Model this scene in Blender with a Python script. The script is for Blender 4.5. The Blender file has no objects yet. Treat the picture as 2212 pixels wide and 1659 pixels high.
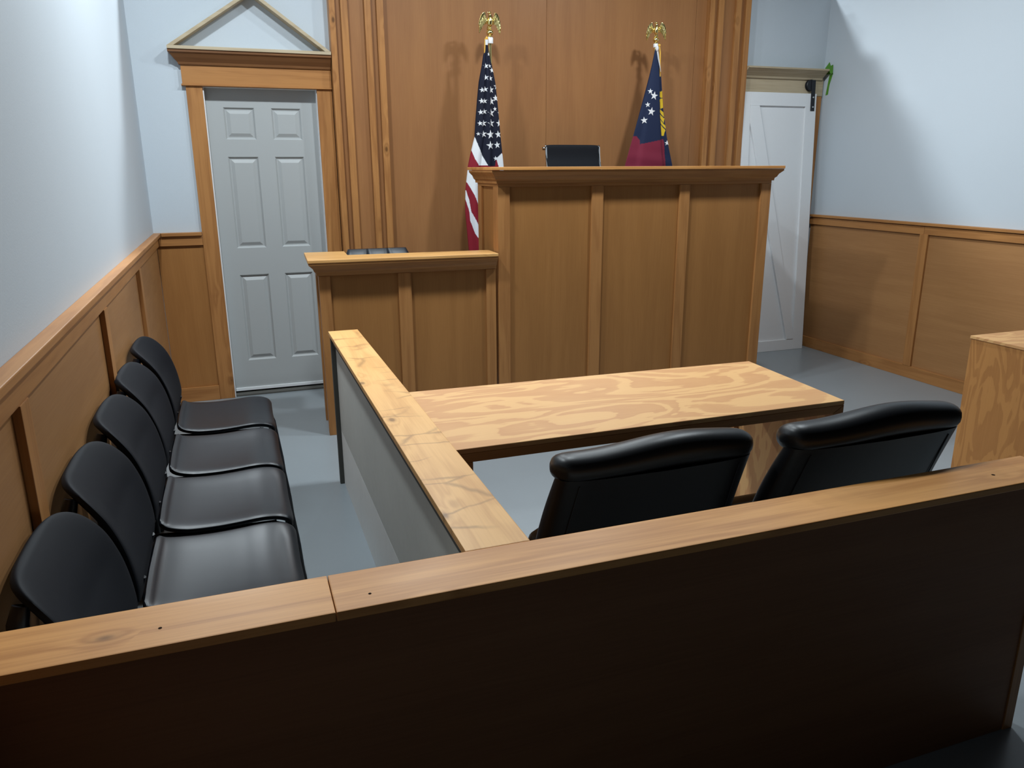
import bpy, bmesh, math, random
from mathutils import Vector, Matrix
random.seed(4)
S = bpy.context.scene
COL = S.collection
PI = math.pi

# ------------------------------------------------------------------ helpers
class B:
    """collects shapes, then becomes ONE mesh object"""
    def __init__(self): self.bm = bmesh.new()
    def _merge(self, b, mi=0):
        me = bpy.data.meshes.new('tmp'); 
        for f in b.faces: f.material_index = mi
        b.to_mesh(me); b.free(); self.bm.from_mesh(me); bpy.data.meshes.remove(me)
    def box(self, x0, x1, y0, y1, z0, z1, bev=.002, mi=0, M=None):
        b = bmesh.new(); bmesh.ops.create_cube(b, size=1)
        for v in b.verts:
            v.co = Vector(((x0+x1)/2+v.co.x*(x1-x0), (y0+y1)/2+v.co.y*(y1-y0), (z0+z1)/2+v.co.z*(z1-z0)))
        bev = min(bev, .3*min(abs(x1-x0), abs(y1-y0), abs(z1-z0)))
        if bev > 0: bmesh.ops.bevel(b, geom=b.edges[:], offset=bev, segments=2, affect='EDGES', profile=.6)
        if M is not None: bmesh.ops.transform(b, matrix=M, verts=b.verts)
        self._merge(b, mi); return self
    def prism(self, pts, lo, hi, axis='z', bev=.0015, mi=0, M=None):
        """polygon pts in the two other axes, extruded along axis"""
        b = bmesh.new()
        def P(p, h):
            return {'z': (p[0], p[1], h), 'y': (p[0], h, p[1]), 'x': (h, p[0], p[1])}[axis]
        n = len(pts)
        lo_v = [b.verts.new(P(p, lo)) for p in pts]; hi_v = [b.verts.new(P(p, hi)) for p in pts]
        b.faces.new(lo_v[::-1]); b.faces.new(hi_v)
        for i in range(n): b.faces.new((lo_v[i], lo_v[(i+1) % n], hi_v[(i+1) % n], hi_v[i]))
        bmesh.ops.recalc_face_normals(b, faces=b.faces[:])
        if bev > 0: bmesh.ops.bevel(b, geom=b.edges[:], offset=bev, segments=1, affect='EDGES')
        if M is not None: bmesh.ops.transform(b, matrix=M, verts=b.verts)
        self._merge(b, mi); return self
    def ring(self, rows, mi=0, closed_u=True, cap=True):
        """rows of points (each a loop) skinned together"""
        b = bmesh.new(); R = [[b.verts.new(p) for p in r] for r in rows]; n = len(rows[0])
        for i in range(len(R)-1):
            for j in range(n if closed_u else n-1):
                k = (j+1) % n
                b.faces.new((R[i][j], R[i][k], R[i+1][k], R[i+1][j]))
        if cap:
            b.faces.new(R[0][::-1]); b.faces.new(R[-1])
        bmesh.ops.recalc_face_normals(b, faces=b.faces[:])
        self._merge(b, mi); return self
    def lathe(self, prof, c=(0, 0, 0), seg=24, axis='z', mi=0):
        rows = []
        for r, h in prof:
            row = []
            for k in range(seg):
                a = 2*PI*k/seg
                p = (r*math.cos(a), r*math.sin(a), h)
                if axis == 'y': p = (p[0], p[2], p[1])
                if axis == 'x': p = (p[2], p[0], p[1])
                row.append((c[0]+p[0], c[1]+p[1], c[2]+p[2]))
            rows.append(row)
        return self.ring(rows, mi)
    def tube(self, path, r, seg=10, mi=0, sq=(1, 1)):
        path = [Vector(p) for p in path]; rr = r if isinstance(r, (list, tuple)) else [r]*len(path)
        rows = []; up = Vector((0.123, .98, .1)).normalized()
        for i, p in enumerate(path):
            t = (path[min(i+1, len(path)-1)]-path[max(i-1, 0)]).normalized()
            a = t.cross(up)
            if a.length < .05: a = t.cross(Vector((1, 0, 0)))
            a.normalize(); c = a.cross(t).normalized()
            rows.append([p+a*(rr[i]*sq[0]*math.cos(2*PI*k/seg))+c*(rr[i]*sq[1]*math.sin(2*PI*k/seg)) for k in range(seg)])
        return self.ring(rows, mi)
    def ball(self, c, rx, ry, rz, seg=16, mi=0, M=None):
        b = bmesh.new(); bmesh.ops.create_uvsphere(b, u_segments=seg, v_segments=seg//2+2, radius=1)
        for v in b.verts: v.co = Vector((v.co.x*rx, v.co.y*ry, v.co.z*rz))
        if M is not None: bmesh.ops.transform(b, matrix=M, verts=b.verts)
        for v in b.verts: v.co += Vector(c)
        self._merge(b, mi); return self
    def wrap(self, x0, x1, yf, yb, prof, left=True, right=True, mi=0):
        """moulding profile [(out, z)...] run round the left, front and right of a box footprint with mitres"""
        rows = []
        for d, z in prof:
            row = []
            if left: row += [(x0-d, yb, z), (x0-d, yf-d, z)]
            else: row += [(x0, yf-d, z)]
            if right: row += [(x1+d, yf-d, z), (x1+d, yb, z)]
            else: row += [(x1, yf-d, z)]
            rows.append(row)
        b = bmesh.new(); R = [[b.verts.new(p) for p in r] for r in rows]; n = len(R); m = len(R[0])
        for i in range(n):
            for j in range(m-1): b.faces.new((R[i][j], R[i][j+1], R[(i+1) % n][j+1], R[(i+1) % n][j]))
        b.faces.new([R[i][0] for i in range(n)]); b.faces.new([R[i][-1] for i in range(n)][::-1])
        bmesh.ops.recalc_face_normals(b, faces=b.faces[:]); self._merge(b, mi); return self
    def build(self, name, mat, parent=None, smooth=False, M=None):
        me = bpy.data.meshes.new(name)
        if M is not None: bmesh.ops.transform(self.bm, matrix=M, verts=self.bm.verts)
        if parent is not None:
            o = Vector((0, 0, 0)); q = parent
            while q is not None: o += q.location; q = q.parent
            if not parent.get('_local'): 
                for v in self.bm.verts: v.co -= o
        self.bm.to_mesh(me); self.bm.free()
        for mt in (mat if isinstance(mat, (list, tuple)) else [mat]): me.materials.append(mt)
        ob = bpy.data.objects.new(name, me); COL.objects.link(ob)
        if parent is not None: 
            ob.parent = parent
            if parent.get('_local'): ob['_local'] = 1
        if smooth: 
            for p in me.polygons: p.use_smooth = True
            try:
                me.set_sharp_from_angle(angle=math.radians(38))
            except Exception: pass
        return ob

def thing(name, label, cat, loc=(0, 0, 0), kind=None, group=None, local=False, rz=0):
    o = bpy.data.objects.new(name, None); COL.objects.link(o)
    o.empty_display_size = .1; o.location = loc; o.rotation_euler = (0, 0, rz)
    o['label'] = label; o['category'] = cat
    if kind: o['kind'] = kind
    if group: o['group'] = group
    if local: o['_local'] = 1
    return o
def tag(o, label, cat, kind=None, group=None):
    o['label'] = label; o['category'] = cat
    if kind: o['kind'] = kind
    if group: o['group'] = group
    return o
def copy_tree(o, parent=None):
    c = o.copy(); COL.objects.link(c); c.parent = parent
    for ch in list(o.children): copy_tree(ch, c)
    return c

# ------------------------------------------------------------------ materials
def srgb(r, g, b):
    f = lambda c: (c/255/12.92) if c/255 <= .04045 else ((c/255+.055)/1.055)**2.4
    return (f(r), f(g), f(b), 1)
class N:
    def __init__(self, name, rough=.5, spec=.5, metal=0):
        self.m = bpy.data.materials.new(name); self.m.use_nodes = True
        self.t = self.m.node_tree; self.bsdf = self.t.nodes['Principled BSDF']
        self.bsdf.inputs['Roughness'].default_value = rough
        self.bsdf.inputs['Specular IOR Level'].default_value = spec
        self.bsdf.inputs['Metallic'].default_value = metal
    def n(self, ty, **k):
        x = self.t.nodes.new(ty)
        for a, v in k.items(): setattr(x, a, v)
        return x
    def l(self, a, b): self.t.links.new(a, b)
    def setin(self, node, sock, v):
        if hasattr(v, 'is_output') or hasattr(v, 'links'): self.l(v, node.inputs[sock])
        else: node.inputs[sock].default_value = v
    def math(self, op, a, b=0, c=0, clamp=False):
        x = self.n('ShaderNodeMath', operation=op); x.use_clamp = clamp
        for i, v in enumerate((a, b, c)): self.setin(x, i, v)
        return x.outputs[0]
    def mix(self, f, a, b, blend='MIX'):
        x = self.n('ShaderNodeMix', data_type='RGBA', blend_type=blend)
        self.setin(x, 0, f); self.setin(x, 6, a); self.setin(x, 7, b); return x.outputs[2]
    def noise(self, vec, scale, detail=3, rough=.5, dist=0):
        x = self.n('ShaderNodeTexNoise'); self.l(vec, x.inputs['Vector'])
        x.inputs['Scale'].default_value = scale; x.inputs['Detail'].default_value = detail
        x.inputs['Roughness'].default_value = rough; x.inputs['Distortion'].default_value = dist
        return x.outputs[0]
    def ramp(self, fac, stops, interp='LINEAR'):
        x = self.n('ShaderNodeValToRGB'); x.color_ramp.interpolation = interp
        e = x.color_ramp.elements
        while len(e) < len(stops): e.new(.5)
        for i, (p, c) in enumerate(stops): e[i].position = p; e[i].color = c if len(c) == 4 else (*c, 1)
        self.l(fac, x.inputs[0]); return x.outputs[0]
    def coords(self, scale=(1, 1, 1), rnd=True):
        tc = self.n('ShaderNodeTexCoord'); v = tc.outputs['Object']
        if rnd:
            oi = self.n('ShaderNodeObjectInfo')
            a = self.n('ShaderNodeVectorMath', operation='MULTIPLY_ADD')
            cb = self.n('ShaderNodeCombineXYZ')
            for i in range(3): self.l(oi.outputs['Random'], cb.inputs[i])
            self.l(cb.outputs[0], a.inputs[0]); a.inputs[1].default_value = (13.1, 17.7, 11.3); self.l(v, a.inputs[2]); v = a.outputs[0]
        self.base = v
        return self.scaled(v, scale)
    def scaled(self, v, scale):
        s = self.n('ShaderNodeVectorMath', operation='MULTIPLY'); self.l(v, s.inputs[0]); s.inputs[1].default_value = scale
        return s.outputs[0]
    def bump(self, h, strength=.2, dist=.002):
        x = self.n('ShaderNodeBump'); x.inputs['Strength'].default_value = strength; x.inputs['Distance'].default_value = dist
        self.l(h, x.inputs['Height']); self.l(x.outputs[0], self.bsdf.inputs['Normal'])

def wood(name, light, dark, axis='z', kind='pine', rough=.42, freq=9, knots=.0, blotch=.25, contrast=1.0, spec=.26, cracks=0):
    """stained timber. pine = fine grain with optional knots; ply = calm veneer; fir = bold rotary-cut contours"""
    w = N(name, rough, spec)
    st = {'x': 0, 'y': 1, 'z': 2}[axis]
    def sc(k):
        s = [1, 1, 1]; s[st] = k; return tuple(s)
    g = w.coords(sc(.07)); base = w.base
    fib = w.noise(w.scaled(base, sc(.025)), 190, 3, .6)
    if kind == 'fir':
        n = w.noise(w.scaled(base, sc(.30)), freq, 2.8, .48, 1.3)
        v = w.math('FRACT', w.math('MULTIPLY', n, 6.5))
        fine = w.noise(w.scaled(base, sc(.12)), 55, 3, .6)
        v = w.math('ADD', v, w.math('MULTIPLY', w.math('SUBTRACT', fine, .5), .42))
        m = w.ramp(v, [(.0, (.05, .05, .05)), (.09, (.8, .8, .8)), (.57, (1, 1, 1)), (.63, (.12, .12, .12)), (.97, (0, 0, 0))])
        fac = w.math('ADD', w.math('MULTIPLY', m, .85*contrast), w.math('MULTIPLY', w.math('SUBTRACT', fib, .5), .5))
    else:
        n = w.noise(g, freq, 4, .55, .35)
        k = 34 if kind == 'pine' else 16
        ph = w.math('MULTIPLY', n, k)
        if knots > 0:
            vo = w.n('ShaderNodeTexVoronoi'); w.l(w.scaled(base, sc(.55)), vo.inputs['Vector']); vo.inputs['Scale'].default_value = 8.5
            sep = w.n('ShaderNodeSeparateColor'); w.l(vo.outputs['Color'], sep.inputs[0])
            on = w.math('GREATER_THAN', sep.outputs[0], 1-knots)
            d = vo.outputs['Distance']
            near = w.math('MULTIPLY', on, w.math('POWER', 2.718, w.math('MULTIPLY', w.math('MULTIPLY', d, d), -22)))
            ph = w.math('ADD', ph, w.math('MULTIPLY', near, 9))
        ring = w.math('MULTIPLY_ADD', w.math('SINE', ph), .5, .5)
        ring = w.math('POWER', ring, 1.6)
        fac = w.math('ADD', w.math('MULTIPLY', ring, (.42 if kind == 'pine' else .24)*contrast), w.math('MULTIPLY', w.math('SUBTRACT', fib, .42), .75*contrast))
    bl = w.noise(w.scaled(base, sc(.35)), 4.5, 3, .55)
    fac = w.math('ADD', fac, w.math('MULTIPLY', w.math('SUBTRACT', bl, .5), blotch*2.2), clamp=True)
    colr = w.mix(fac, light, dark)
    if kind != 'fir' and knots > 0:
        kn = w.math('MULTIPLY', on, w.ramp(d, [(.0, (1, 1, 1)), (.055, (.9, .9, .9)), (.10, (.25, .25, .25)), (.2, (0, 0, 0))]))
        dk = tuple(c*.28 for c in dark[:3])+(1,)
        colr = w.mix(w.math('MULTIPLY', kn, .8), colr, dk)
    if cracks:
        k = [2.2, 2.2, 2.2]; k[st] = 6.5
        wob = w.n('ShaderNodeTexNoise'); w.l(base, wob.inputs['Vector']); wob.inputs['Scale'].default_value = 14
        ad = w.n('ShaderNodeVectorMath', operation='MULTIPLY_ADD'); w.l(wob.outputs['Color'], ad.inputs[0]); ad.inputs[1].default_value = (.04, .04, .04); w.l(base, ad.inputs[2])
        v2 = w.n('ShaderNodeTexVoronoi', feature='DISTANCE_TO_EDGE'); w.l(w.scaled(ad.outputs[0], tuple(k)), v2.inputs['Vector']); v2.inputs['Scale'].default_value = 1
        msk = w.ramp(w.noise(base, 5, 2), [(.46, (0, 0, 0)), (.58, (1, 1, 1))])
        ck = w.math('MULTIPLY', msk, w.ramp(v2.outputs['Distance'], [(0, (1, 1, 1)), (.012, (.7, .7, .7)), (.035, (0, 0, 0))]))
        colr = w.mix(w.math('MULTIPLY', ck, cracks), colr, tuple(c*.3 for c in dark[:3])+(1,))
    w.l(colr, w.bsdf.inputs['Base Color'])
    rr = w.math('MULTIPLY_ADD', bl, .25, rough-.12); w.l(rr, w.bsdf.inputs['Roughness'])
    w.bump(fib, .12, .001)
    return w.m
def plain(name, c, rough=.5, spec=.5, metal=0, nz=0, nscale=60, bump=0, mott=0):
    w = N(name, rough, spec, metal); v = w.coords()
    if nz or mott:
        a = w.noise(v, nscale, 3, .6); b = w.noise(v, 2.2, 3, .6)
        f = w.math('ADD', w.math('MULTIPLY', w.math('SUBTRACT', a, .5), nz), w.math('MULTIPLY', w.math('SUBTRACT', b, .5), mott))
        c2 = w.mix(w.math('ADD', f, .5, clamp=True), tuple(x*.72 for x in c[:3])+(1,), tuple(min(1, x*1.28) for x in c[:3])+(1,))
        w.l(c2, w.bsdf.inputs['Base Color'])
        if bump: w.bump(a, bump, .002)
    else:
        w.bsdf.inputs['Base Color'].default_value = c
        if bump: w.bump(w.noise(v, nscale, 3, .6), bump, .002)
    return w.m

def lin(r, g, b): return (r, g, b, 1)
M = {}
STL, STD = lin(.43, .198, .066), lin(.24, .092, .028)       # stained pine
PLL, PLD = lin(.365, .165, .051), lin(.245, .102, .028)      # stained veneer
for ax in 'xyz':
    M['pine_'+ax] = wood('stained_pine_'+ax, STL, STD, ax, 'pine', knots=.6, freq=8, blotch=.36)
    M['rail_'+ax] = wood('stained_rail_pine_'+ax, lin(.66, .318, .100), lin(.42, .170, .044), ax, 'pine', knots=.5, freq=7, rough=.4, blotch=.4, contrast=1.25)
    M['clear_'+ax] = wood('stained_clear_pine_'+ax, STL, STD, ax, 'pine', knots=.0, freq=8, contrast=.8)
    M['ply_'+ax] = wood('stained_veneer_'+ax, PLL, PLD, ax, 'ply', freq=6, blotch=.22, rough=.45)
    M['raw_'+ax] = wood('raw_pine_'+ax, lin(.50, .41, .28), lin(.36, .275, .17), ax, 'pine', knots=.15, freq=8, rough=.6)
    M['fir_'+ax] = wood('fir_plywood_'+ax, lin(.64, .365, .150), lin(.47, .218, .088), ax, 'fir', freq=4.0, rough=.5, blotch=.14, contrast=.85)
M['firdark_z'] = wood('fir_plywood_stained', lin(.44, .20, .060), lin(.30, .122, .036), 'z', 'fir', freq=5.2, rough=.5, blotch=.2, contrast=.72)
for ax in 'xy': M['cap_'+ax] = wood('bright_cap_pine_'+ax, lin(.72, .40, .145), lin(.50, .235, .072), ax, 'pine', knots=.35, freq=7, rough=.4, blotch=.25, cracks=.48 if ax == 'y' else 0)
M['darkcrown'] = wood('dark_crown_wood', lin(.20, .088, .034), lin(.10, .04, .016), 'x', 'pine', freq=8, contrast=.8)  # door crown only: wood in a darker tone than casing and fascia
M['back'] = wood('back_wall_veneer', lin(.345, .160, .062), lin(.23, .096, .036), 'z', 'ply', freq=5, blotch=.35, rough=.45)
M['wain_x'] = wood('wainscot_veneer_x', lin(.40, .20, .078), lin(.27, .12, .044), 'x', 'ply', freq=7, blotch=.2, rough=.45)
M['wain_y'] = wood('wainscot_veneer_y', lin(.40, .20, .078), lin(.27, .12, .044), 'y', 'ply', freq=7, blotch=.2, rough=.45)
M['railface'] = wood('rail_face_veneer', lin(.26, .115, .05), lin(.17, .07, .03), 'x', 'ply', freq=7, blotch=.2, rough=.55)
M['wall'] = plain('painted_wall', lin(.53, .585, .635), .75, .3, nz=.10, nscale=180, bump=.12, mott=.06)
M['floor'] = plain('painted_concrete', lin(.245, .275, .295), .30, .5, nz=.10, nscale=90, bump=.02, mott=.22)
M['ceil'] = plain('ceiling_paint', lin(.13, .13, .135), .8, .2)
M['door'] = plain('door_paint', lin(.40, .415, .415), .45, .45, nz=.04, nscale=200, bump=.03)
M['white'] = plain('white_paint', lin(.80, .83, .87), .42, .45, nz=.05, nscale=50, mott=.05)
M['footwhite'] = plain('white_strip', lin(.85, .88, .9), .4)
M['grey'] = plain('grey_board', lin(.56, .555, .515), .75, .3, nz=.15, nscale=40, mott=.45)
M['grey2'] = plain('light_grey_board', lin(.82, .80, .76), .75, .3, nz=.15, nscale=40, mott=.4)
M['greytrim'] = plain('dark_grey_trim', lin(.10, .098, .088), .7, .3, nz=.1, nscale=60, mott=.3)
M['blackplastic'] = plain('black_plastic', lin(.005, .0065, .0105), .35, .34, nz=.1, nscale=900, bump=.05)
M['blackback'] = plain('matte_black_plastic', lin(.0045, .0058, .0092), .62, .14, nz=.1, nscale=900, bump=.08)
M['leather'] = plain('black_leather', lin(.006, .0065, .008), .38, .32, nz=.1, nscale=450, bump=.10)
M['navyleather'] = plain('dark_leather', lin(.013, .017, .024), .4, .5, nz=.1, nscale=450, bump=.12)
M['mesh'] = plain('black_mesh', lin(.008, .009, .012), .65, .12, nz=.2, nscale=700, bump=.15)
M['chrome'] = plain('chrome', lin(.8, .8, .8), .12, .5, 1)
M['blackmetal'] = plain('black_metal', lin(.02, .021, .026), .45, .5, .3)
M['gold'] = plain('polished_brass', lin(.86, .70, .30), .22, .5, 1)
M['brasspole'] = plain('brass_pole', lin(.80, .64, .28), .25, .5, 1)
M['cord'] = plain('gold_cord', lin(.75, .42, .06), .6)
M['ferrule'] = plain('white_ferrule', lin(.8, .8, .82), .35)
M['tape'] = plain('green_tape', lin(.09, .27, .025), .6)
M['navy'] = plain('navy_cloth', lin(.008, .010, .024), .75, .25, nz=.2, nscale=500, bump=.1)
M['red'] = plain('red_cloth', lin(.235, .012, .024), .75, .25, nz=.2, nscale=500, bump=.1)
M['whitecloth'] = plain('white_cloth', lin(.74, .76, .82), .75, .25, nz=.08, nscale=500, bump=.1)
M['navy2'] = plain('blue_cloth', lin(.013, .022, .060), .75, .25, nz=.2, nscale=500, bump=.1)
M['crimson'] = plain('crimson_cloth', lin(.20, .020, .045), .75, .25, nz=.2, nscale=500, bump=.1)
M['goldcloth'] = plain('gold_print_cloth', lin(.72, .50, .03), .7, .25)
M['hole'] = plain('screw_hole', lin(.02, .008, .004), .9, .1)
M['fixture'] = plain('light_fixture', lin(.8, .8, .8), .5)

# ------------------------------------------------------------------ room
W = 5.206; ZR = 1.146; H = 4.4; HB = 2.90
o = B().box(-3, 9, -9, 4, -.1, 0, 0).build('floor', M['floor']); tag(o, 'painted grey concrete floor across the whole set', 'floor', 'structure')
o = B().box(-.15, 0, -7.0, 0, 0, HB, 0).build('wall_left', M['wall']); tag(o, 'pale blue-white wall behind the jury chairs', 'wall', 'structure')
b = B()
b.box(-.15, .385, 0, .12, 0, HB, 0).box(1.1, W+.15, 0, .12, 0, HB, 0).box(.385, 1.1, 0, .12, 2.05, HB, 0)
o = b.build('wall_back', M['wall']); tag(o, 'pale wall behind the doors and the wood feature panel', 'wall', 'structure')
o = B().box(W, W+.15, -3.6, 0, 0, HB, 0).build('wall_right', M['wall']); tag(o, 'pale blue-white wall on the right above the wainscot', 'wall', 'structure')
o = B().box(-3, 9, -9, 4, H, H+.1, 0).build('ceiling', M['ceil']); tag(o, 'plain ceiling above the courtroom set', 'ceiling', 'structure')

# wainscots -----------------------------------------------------------------
t = thing('trim_1', 'tall wood wainscot with chair rail along the left wall', 'wainscot', (0, -2, 0), 'structure')
B().box(.0, .010, -4.9, -.012, .0, 1.10, .001).build('panel', M['wain_y'], t)
B().box(.010, .026, -4.9, -.03, 1.062, 1.122, .002).build('top_rail', M['clear_y'], t)
B().box(.0, .044, -4.9, -.0, 1.124, ZR, .003).build('rail_cap', M['clear_y'], t)
B().box(.010, .024, -4.9, -.026, 0, .10, .002).build('base_board', M['pine_y'], t)
for y in (-4.86, -3.69, -2.47, -1.26):
    B().box(.010, .029, y-.037, y+.037, .10, 1.063, .002).build('stile', M['clear_z'], t)
t = thing('trim_2', 'short wainscot section between the corner and the panelled door', 'wainscot', (.15, 0, 0), 'structure')
B().box(.012, .30, -.012, 0, 0, 1.10, .001).build('panel', M['ply_z'], t)
B().box(.028, .292, -.028, -.012, 1.062, 1.122, .002).build('top_rail', M['clear_x'], t)
B().box(.046, .292, -.044, 0, 1.124, ZR, .003).build('rail_cap', M['clear_x'], t)
B().box(.026, .292, -.026, -.012, 0, .10, .002).build('base_board', M['pine_x'], t)
t = thing('trim_3', 'wood wainscot with chair rail along the right wall', 'wainscot', (W, -1.8, 0), 'structure')
B().box(W-.010, W, -3.6, -.03, 0, 1.10, .001).build('panel', M['wain_y'], t)
for a, c in ((-3.6, -1.232), (-1.230, -.03)): B().box(W-.026, W-.010, a, c, 1.064, 1.122, .002).build('top_rail', M['clear_y'], t)
B().box(W-.040, W, -3.6, -.03, 1.126, ZR, .003).build('rail_cap', M['clear_y'], t)
B().box(W-.026, W-.010, -3.6, -.03, 0, .090, .002).build('base_board', M['pine_y'], t)
for y in (-1.235, -2.455): B().box(W-.028, W-.010, y-.036, y+.036, .09, 1.065, .002).build('stile', M['clear_z'], t)

# panelled door ---------------------------------------------------------------
t = thing('door_1', 'grey-white six-panel door in a stained timber surround', 'door', (.743, 0, 0), 'structure')
dx0, dx1, dz0, dz1, yf = .397, 1.090, .022, 2.044, .066
cols = [(.501, .692), (.799, .987)]; rows = [(.240, .842), (1.024, 1.620), (1.730, 1.928)]
b = B(); bm = bmesh.new()
xs = [dx0, cols[0][0], cols[0][1], cols[1][0], cols[1][1], dx1]
zs = [dz0, rows[0][0], rows[0][1], rows[1][0], rows[1][1], rows[2][0], rows[2][1], dz1]
def quad(bm, pts): bm.faces.new([bm.verts.new(p) for p in pts])
for i in range(5):
    for j in range(7):
        x0, x1, z0, z1 = xs[i], xs[i+1], zs[j], zs[j+1]
        if i in (1, 3) and j in (1, 3, 5):
            # sunk moulding then a raised field
            prof = [(0, yf), (.010, yf+.012), (.017, yf+.012), (.038, yf+.002)]
            for (d0, y0), (d1, y1) in zip(prof[:-1], prof[1:]):
                q0 = [(x0+d0, y0, z0+d0), (x1-d0, y0, z0+d0), (x1-d0, y0, z1-d0), (x0+d0, y0, z1-d0)]
                q1 = [(x0+d1, y1, z0+d1), (x1-d1, y1, z0+d1), (x1-d1, y1, z1-d1), (x0+d1, y1, z1-d1)]
                for k in range(4): quad(bm, [q0[k], q0[(k+1) % 4], q1[(k+1) % 4], q1[k]])
            d, y = prof[-1]
            quad(bm, [(x0+d, y, z0+d), (x1-d, y, z0+d), (x1-d, y, z1-d), (x0+d, y, z1-d)])
        else: quad(bm, [(x0, yf, z0), (x1, yf, z0), (x1, yf, z1), (x0, yf, z1)])
bmesh.ops.remove_doubles(bm, verts=bm.verts, dist=1e-5)
r = bmesh.ops.extrude_face_region(bm, geom=[e for e in bm.edges if e.is_boundary])
for v in [v for v in r['geom'] if isinstance(v, bmesh.types.BMVert)]: v.co.y = yf+.04
bmesh.ops.recalc_face_normals(bm, faces=bm.faces[:]); b._merge(bm)
b.build('slab', M['door'], t)
B().box(dx0+.002, dx1-.002, .055, .0655, .024, .046, .002).build('foot_strip', M['footwhite'], t)  # plain white strip across the foot of the slab
B().box(.385, .397, -.004, .115, 0, 2.05, .001).box(1.090, 1.10, -.004, .115, 0, 2.05, .001).box(.397, 1.090, -.004, .115, 2.044, 2.05, .001).build('door_jamb', M['white'], t)
B().box(.397, 1.090, .0, .11, 0, .012, .002).build('threshold', M['greytrim'], t)
t = thing('trim_4', 'stained door surround with crown and open gable of raw boards above', 'door surround', (.74, 0, 0), 'structure')
B().box(.293, .390, -.020, 0, 0, 2.044, .002).build('casing', M['pine_z'], t)
B().box(1.094, 1.192, -.020, 0, 0, 2.044, .002).build('casing', M['pine_z'], t)
B().box(.276, 1.192, -.028, 0, 2.056, 2.20, .002).build('fascia', M['pine_x'], t)
B().prism([(0, 2.044), (-.030, 2.044), (-.036, 2.047), (-.036, 2.053), (-.030, 2.057), (0, 2.057)], .270, 1.192, 'x', .0008).build('bead', M['clear_x'], t)
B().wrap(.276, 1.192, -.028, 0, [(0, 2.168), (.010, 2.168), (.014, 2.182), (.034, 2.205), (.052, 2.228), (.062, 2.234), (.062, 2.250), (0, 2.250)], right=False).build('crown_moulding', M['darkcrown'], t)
B().box(.214, 1.192, -.098, 0, 2.250, 2.269, .001).build('cap_board', M['raw_x'], t)
ax, az = .724, 2.606
for s in (0, 1):
    xe = .216 if s == 0 else 1.190
    d = Vector((ax-xe, az-2.270)).normalized(); n_ = Vector((-d.y, d.x)) if s == 0 else Vector((d.y, -d.x))
    th = .020
    if s == 0: pts = [(xe, 2.2695), (ax, az), (ax, az-th/d.x), (xe+th/d.y, 2.2695)]
    else: pts = [(xe, 2.2695), (ax+.0005, az), (ax+.0005, az-th/abs(d.x)), (xe-th/d.y, 2.2695)]
    B().prism(pts, -.094, -.001, 'y', .001).build('gable_board', M['raw_x'], t)

# wood feature wall -------------------------------------------------------------
t = thing('trim_6', 'tall stained plywood panel behind the bench, flanked by ribbed pilasters', 'wall panel', (2.72, 0, 0), 'structure')
ZT = 2.90
B().box(1.50, 2.7195, -.030, 0, 0, ZT, .001).build('panel', M['back'], t)
B().box(2.7215, 3.94, -.030, 0, 0, ZT, .001).build('panel', M['back'], t)
B().box(3.942, 4.08, -.030, 0, 0, ZT, .001).build('panel', M['back'], t)
for (x0, x1, strips) in ((1.197, 1.548, [(1.197, 1.235), (1.272, 1.316), (1.424, 1.465), (1.503, 1.548)]), (4.028, 4.392, [(4.028, 4.070), (4.102, 4.150), (4.256, 4.305), (4.345, 4.392)])):
    p = B().box(x0+.002, x1-.002, -.056, -.0305, 0, ZT, .001).build('pilaster', M['back'], t)
    for a in (x0, x1-.02): B().box(a, a+.02, -.0555, -.0305 if a > x0 and x0 < 2 or a == x0 and x0 > 2 else 0, 0, ZT, .001).build('pilaster_side', M['clear_z'], p)
    for a, c in strips: B().box(a, c, -.084, -.056, 0, ZT, .003).build('strip', M['pine_z'], p)

# barn door, leaning, and the raw frame round it --------------------------------------
t = thing('door_2', 'white barn door with one diagonal brace leaning beside the bench', 'door', (4.75, -.17, 0), 'structure', local=True)
# local: x along the door from its centre, y towards the wall, z up; tilt applied to the meshes
tilt = math.atan2(.125, 2.10); TM = Matrix.Rotation(-tilt, 4, 'X')
hw = .355; ht = 2.118
B().box(-hw+.002, hw-.002, .004, .028, .003, ht-.003, .001).build('door_board', M['white'], t, M=TM)
fr = [(-hw, -hw+.07, 0, ht), (hw-.105, hw, 0, ht)]
for a, c, z0, z1 in fr: B().box(a, c, -.012, .004, z0, z1, .002).build('stile', M['white'], t, M=TM)
B().box(-hw+.07, hw-.105, -.012, .004, ht-.102, ht, .002).build('rail', M['white'], t, M=TM)
B().box(-hw+.07, hw-.105, -.012, .004, 0, .092, .002).build('rail', M['white'], t, M=TM)
B().prism([(-hw+.071, ht-.103), (-hw+.155, ht-.103), (hw-.106, .15), (hw-.106, .0935), (hw-.175, .0935), (-hw+.071, ht-.24)], -.016, .004, 'y', .001).build('brace', M['white'], t, M=TM)
hg = B().box(hw-.058, hw-.020, -.018, -.0125, ht-.135, ht+.105, .002)
hg.build('hanger_strap', M['blackmetal'], t, M=TM)
B().lathe([(.004, .0), (.040, .0), (.044, .004), (.044, .008), (.036, .010), (.036, .022), (.044, .024), (.044, .028), (.004, .028)], (hw-.056, -.012, ht+.065), 28, 'y').build('roller_wheel', M['blackmetal'], t, True, M=TM)
for z in (ht-.105, ht-.03): B().lathe([(.001, -.006), (.006, -.006), (.008, -.002), (.008, 0)], (hw-.039, -.018, z), 14, 'y').build('bolt', M['chrome'], t, True, M=TM)

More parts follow.
